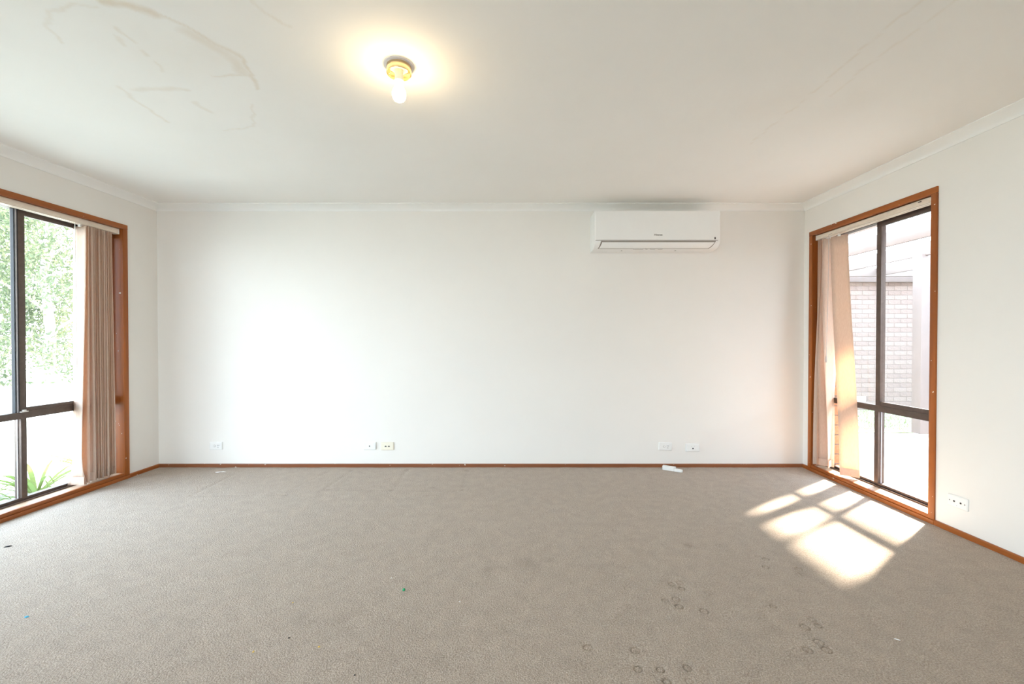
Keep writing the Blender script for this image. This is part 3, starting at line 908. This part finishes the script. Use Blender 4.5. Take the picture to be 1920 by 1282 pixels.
# ------------------------------------------------------------------ outdoors right: brick wing
WY = 7.95
bw = empty('brick_wing', (8, WY, GZ))
tag(bw, 'pale brick house wing seen through the right window behind the pergola', 'building')
MB().box(3.2, 16.2, WY + .004, WY + .24, GZ, 2.30).build('mortar_wall', M['mortar'], bw)
bmesh_src = []
for k, m_ in enumerate(BR):
    o = MB().box(-.1165, .1165, 0, .11, 0, .0785).build('brick', m_, bw, .0025, seg=1)
    bmesh_src.append(o)
cand = []
row = 0
z = GZ + .005
while z < 2.25:
    x = 3.4 + (.12 if row % 2 else 0)
    while x < 16:
        cand.append((x, z, row)); x += .24
    z += .086; row += 1
vis = [c for c in cand if 5.95 < c[0] < 8.1 and c[1] > -.1]
vis.sort(key=lambda c: abs(c[0] - 7.0))
vis = vis[:280]
chosen = set(vis)
base = wloc(bw)
for i, (x, z, r_) in enumerate(vis):
    src = bmesh_src[(i * 7 + r_) % 3]
    loc = Vector((x, WY + .055 + random.uniform(-.0015, .0015), z + .038)) - base
    if i < 3:
        src = bmesh_src[i]; src.location = loc
    else:
        copy_to(src, bw, loc)
rest = MB()
for x, z, r_ in cand:
    if (x, z, r_) not in chosen:
        rest.box(x - .1165, x + .1165, WY, WY + .1, z, z + .0785)
tag(rest.build('brickwork', BR[1], bw), None, None, None, 'stuff')
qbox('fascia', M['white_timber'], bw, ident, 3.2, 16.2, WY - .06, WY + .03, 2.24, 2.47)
MB().box(9.404, 9.65, -9.0, WY + .1, GZ, 2.9).build('side_wall', M['mortar'], bw)  # unseen courtyard wall, added to cut the sky reaching the right window
sb = MB()
for r_ in range(35):
    y = -8.8 + (.12 if r_ % 2 else 0)
    while y < WY - .1:
        sb.box(9.40, 9.45, y - .1165, y + .1165, GZ + .005 + r_ * .086, GZ + .0835 + r_ * .086); y += .24
tag(sb.build('sky_block_brickwork', BR[1], bw), None, None, None, 'stuff')
qbox('gable_roof', M['roofing'], bw, ident, 3.2, 16.2, WY + .03, WY + 3.0, 2.30, 2.50)
qbox('plinth_vent', M['grey_mark'], bw, ident, 6.35, 6.60, WY - .004, WY + .02, .02, .12)
qbox('plinth_vent', M['grey_mark'], bw, ident, 7.62, 7.90, WY - .004, WY + .02, .02, .12)

# ------------------------------------------------------------------ outdoors right: pergola
pg = empty('pergola', (6, 5.5, GZ))
tag(pg, 'white painted timber pergola outside the right window', 'pergola')
P0 = 2.30
def rafter(x):
    y1 = WY - .35
    pr = [(.6, P0), (y1 - .10, P0), (y1, P0 + .07), (y1, P0 + .18), (.6, P0 + .18)]
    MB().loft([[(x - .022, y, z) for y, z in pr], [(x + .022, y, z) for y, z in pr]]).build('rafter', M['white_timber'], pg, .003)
for x in (4.58, 5.55, 6.50, 7.45, 8.40):
    rafter(x)
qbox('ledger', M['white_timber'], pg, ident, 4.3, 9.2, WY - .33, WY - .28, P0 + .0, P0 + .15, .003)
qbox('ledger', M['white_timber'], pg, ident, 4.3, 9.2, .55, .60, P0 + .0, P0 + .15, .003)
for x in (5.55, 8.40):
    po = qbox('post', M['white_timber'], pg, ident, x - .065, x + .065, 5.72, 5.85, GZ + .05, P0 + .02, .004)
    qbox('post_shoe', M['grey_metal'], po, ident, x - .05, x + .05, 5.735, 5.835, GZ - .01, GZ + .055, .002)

# ------------------------------------------------------------------ outdoors left: trees
def tree(x, y, h, cr_, z_low, m_, label, nl, ls, group=None):
    t_ = empty('tree', (x, y, GZ))
    tag(t_, label, 'tree', group)
    mb = MB()
    pts = [(x, y, GZ - .05), (x + .1, y + .05, GZ + h * .22), (x - .05, y, GZ + h * .45), (x + .08, y, GZ + h * .8)]
    mb.tube(pts, [.16, .12, .09, .03], 8)
    for k in range(9):
        a_ = k * 2.4; z_ = GZ + h * (.2 + .055 * k)
        e = Vector((math.cos(a_), math.sin(a_), .5)) * cr_ * .75
        p0 = Vector((x, y, z_))
        mb.tube([tuple(p0), tuple(p0 + e * .5 + Vector((0, 0, .1))), tuple(p0 + e)], [.06, .035, .012], 6)
    mb.build('trunk', M['bark'], t_, 0, True)
    # leaf sprays in clumps: every leaf is a small folded blade
    ncl = 90
    cl_ = []
    while len(cl_) < ncl:
        p = rng.uniform(-1, 1, 3)
        if np.hypot(p[0], p[1]) < 1 - .35 * max(0, p[2]) ** 2:
            cl_.append(p)
    cl_ = np.array(cl_)
    cl_ = np.stack([x + cl_[:, 0] * cr_, y + cl_[:, 1] * cr_, (z_low + GZ + h) / 2 + cl_[:, 2] * (h + GZ - z_low) / 2], -1)
    which = rng.integers(0, ncl, nl)
    c = cl_[which] + rng.normal(0, .26 * cr_ / 2.2, (nl, 3))
    c[:, 2] = np.maximum(c[:, 2], GZ + .1)
    d1 = rng.normal(0, 1, (nl, 3)); d1[:, 2] -= .5
    d1 /= np.linalg.norm(d1, axis=1)[:, None]
    d2 = np.cross(d1, rng.normal(0, 1, (nl, 3))); d2 /= np.linalg.norm(d2, axis=1)[:, None]
    d3 = np.cross(d1, d2)
    L_ = ls * rng.uniform(.7, 1.3, nl)[:, None]
    V = np.empty((nl, 4, 3))
    V[:, 0] = c - d1 * L_; V[:, 1] = c + d2 * L_ * .36 + d3 * L_ * .15; V[:, 2] = c + d1 * L_; V[:, 3] = c - d2 * L_ * .36 + d3 * L_ * .15
    me = bpy.data.meshes.new('foliage')
    base_ = np.array([x, y, GZ])
    me.vertices.add(nl * 4); me.vertices.foreach_set('co', (V - base_).astype(np.float32).ravel())
    i4 = np.arange(nl)[:, None] * 4
    q = np.concatenate([i4 + np.array([[0, 1, 2]]), i4 + np.array([[0, 2, 3]])], 1).reshape(-1).astype(np.int32)
    me.loops.add(len(q)); me.loops.foreach_set('vertex_index', q)
    me.polygons.add(nl * 2); me.polygons.foreach_set('loop_start', np.arange(0, nl * 6, 3, dtype=np.int32))
    me.update(calc_edges=True)
    me.materials.append(m_)
    o = bpy.data.objects.new('foliage', me); COL.objects.link(o)
    o.parent = t_
    tag(o, None, None, None, 'stuff')
    return t_
tree(-14.2, 13.0, 7.2, 2.4, .25, M['leaf_a'], 'loose fresh green tree filling the glass of the left window', 19000, .07)
tree(-23.2, 21.2, 9.0, 3.0, .6, M['leaf_b'], 'olive green tree standing behind the loose fresh green tree outside left', 7000, .12)
tree(-7.5, 13.5, 7.0, 2.2, .9, M['leaf_c'], 'cool green tree outside, hidden behind the stacked left blind', 4200, .10)
tree(-21.6, 12.4, 7.4, 2.5, .35, M['leaf_c'], 'cool green tree outside toward the near end of the left window', 4600, .10)
tree(-11.0, 24.2, 8.4, 2.8, .8, M['leaf_b'], 'olive tree far behind the car outside the left window', 5000, .13)

# white car parked beyond the drive
car = empty('car', (-16, 18.2, GZ))
tag(car, 'white car parked under the trees beyond the left window', 'car')
cd_ = Vector((.8, .6, 0)); cn_ = Vector((-.6, .8, 0)); co_ = Vector((-17.75, 16.9, GZ))
def CF(a_, b2, z): return tuple(co_ + cd_ * a_ + cn_ * b2 + Vector((0, 0, z)))
low = [(0, .28), (0, .62), (.15, .74), (1.15, .86), (4.1, .90), (4.25, .70), (4.25, .28)]
MB().loft([[CF(a_, b2, z) for a_, z in low] for b2 in (0, 1.7)]).build('car_body', M['car_white'], car, .05, seg=3)
top_ = [(1.1, .85), (1.8, 1.36), (3.2, 1.40), (4.0, .89)]
cab = MB().loft([[CF(a_, b2, z) for a_, z in top_] for b2 in (.08, 1.62)]).build('cabin', M['car_white'], car, .05, seg=3)
tw = [(1.32, .92), (1.85, 1.29), (3.1, 1.32), (3.68, .94)]
MB().loft([[CF(a_, b2, z) for a_, z in tw] for b2 in (.07, 1.63)]).build('side_window', M['car_glass'], cab)
MB().box(-.02, .10, .1, 1.6, .26, .36, CF).build('bumper', M['car_dark'], car, .02)
for a_ in (.85, 3.4):
    for b2 in (.02, 1.5):
        ring = lambda b3, q: [CF(a_ + q * math.cos(2 * PI * k / 20), b3, .31 + q * math.sin(2 * PI * k / 20)) for k in range(20)]
        wl = MB().loft([ring(b2 - .03, .22), ring(b2 - .03, .31), ring(b2 + .18, .31), ring(b2 + .18, .22)]).build('wheel', M['car_dark'], car, 0, True)
        MB().loft([ring(b2 - .035, .19), ring(b2 - .03, .20)]).build('hubcap', M['grey_metal'], wl)

# ------------------------------------------------------------------ strap-leaved plants outside the left window
def strap_plant(x, y, nlv, ln, label, seed):
    rg = random.Random(seed)
    p_ = empty('strap_leaf_plant', (x, y, GZ))
    tag(p_, label, 'plant')
    for k in range(nlv):
        a_ = 2 * PI * k / nlv + rg.uniform(-.3, .3)
        L_ = ln * rg.uniform(.75, 1.15); lift = rg.uniform(.30, .80); wd = rg.uniform(.009, .017)
        dv = Vector((math.cos(a_), math.sin(a_), 0)); sv = Vector((-math.sin(a_), math.cos(a_), 0))
        rows = []
        for i in range(8):
            t_ = i / 7
            hz = L_ * (t_ * .8); vz = L_ * lift * (1.5 * t_ - 1.15 * t_ ** 2.2)
            w_ = wd * (1 - t_ ** 3) * (.6 + .4 * math.sin(PI * min(1, t_ * 1.4 + .1))) + .001
            c = Vector((x, y, GZ - .005)) + dv * (hz + .02) + Vector((0, 0, vz))
            rows.append([tuple(c - sv * w_ + Vector((0, 0, w_ * .4))), tuple(c), tuple(c + sv * w_ + Vector((0, 0, w_ * .4)))])
        MB().loft(rows, False, False).build('leaf', M['strap'], p_, 0, True)
strap_plant(-3.98, 3.05, 24, .54, 'green strap-leaved plant just outside the left window, the nearest of three', 1)
strap_plant(-4.05, 3.62, 24, .56, 'green strap-leaved plant outside the left window, middle of three', 2)
strap_plant(-4.30, 4.30, 20, .55, 'green strap-leaved plant outside the left window, farthest of three', 3)
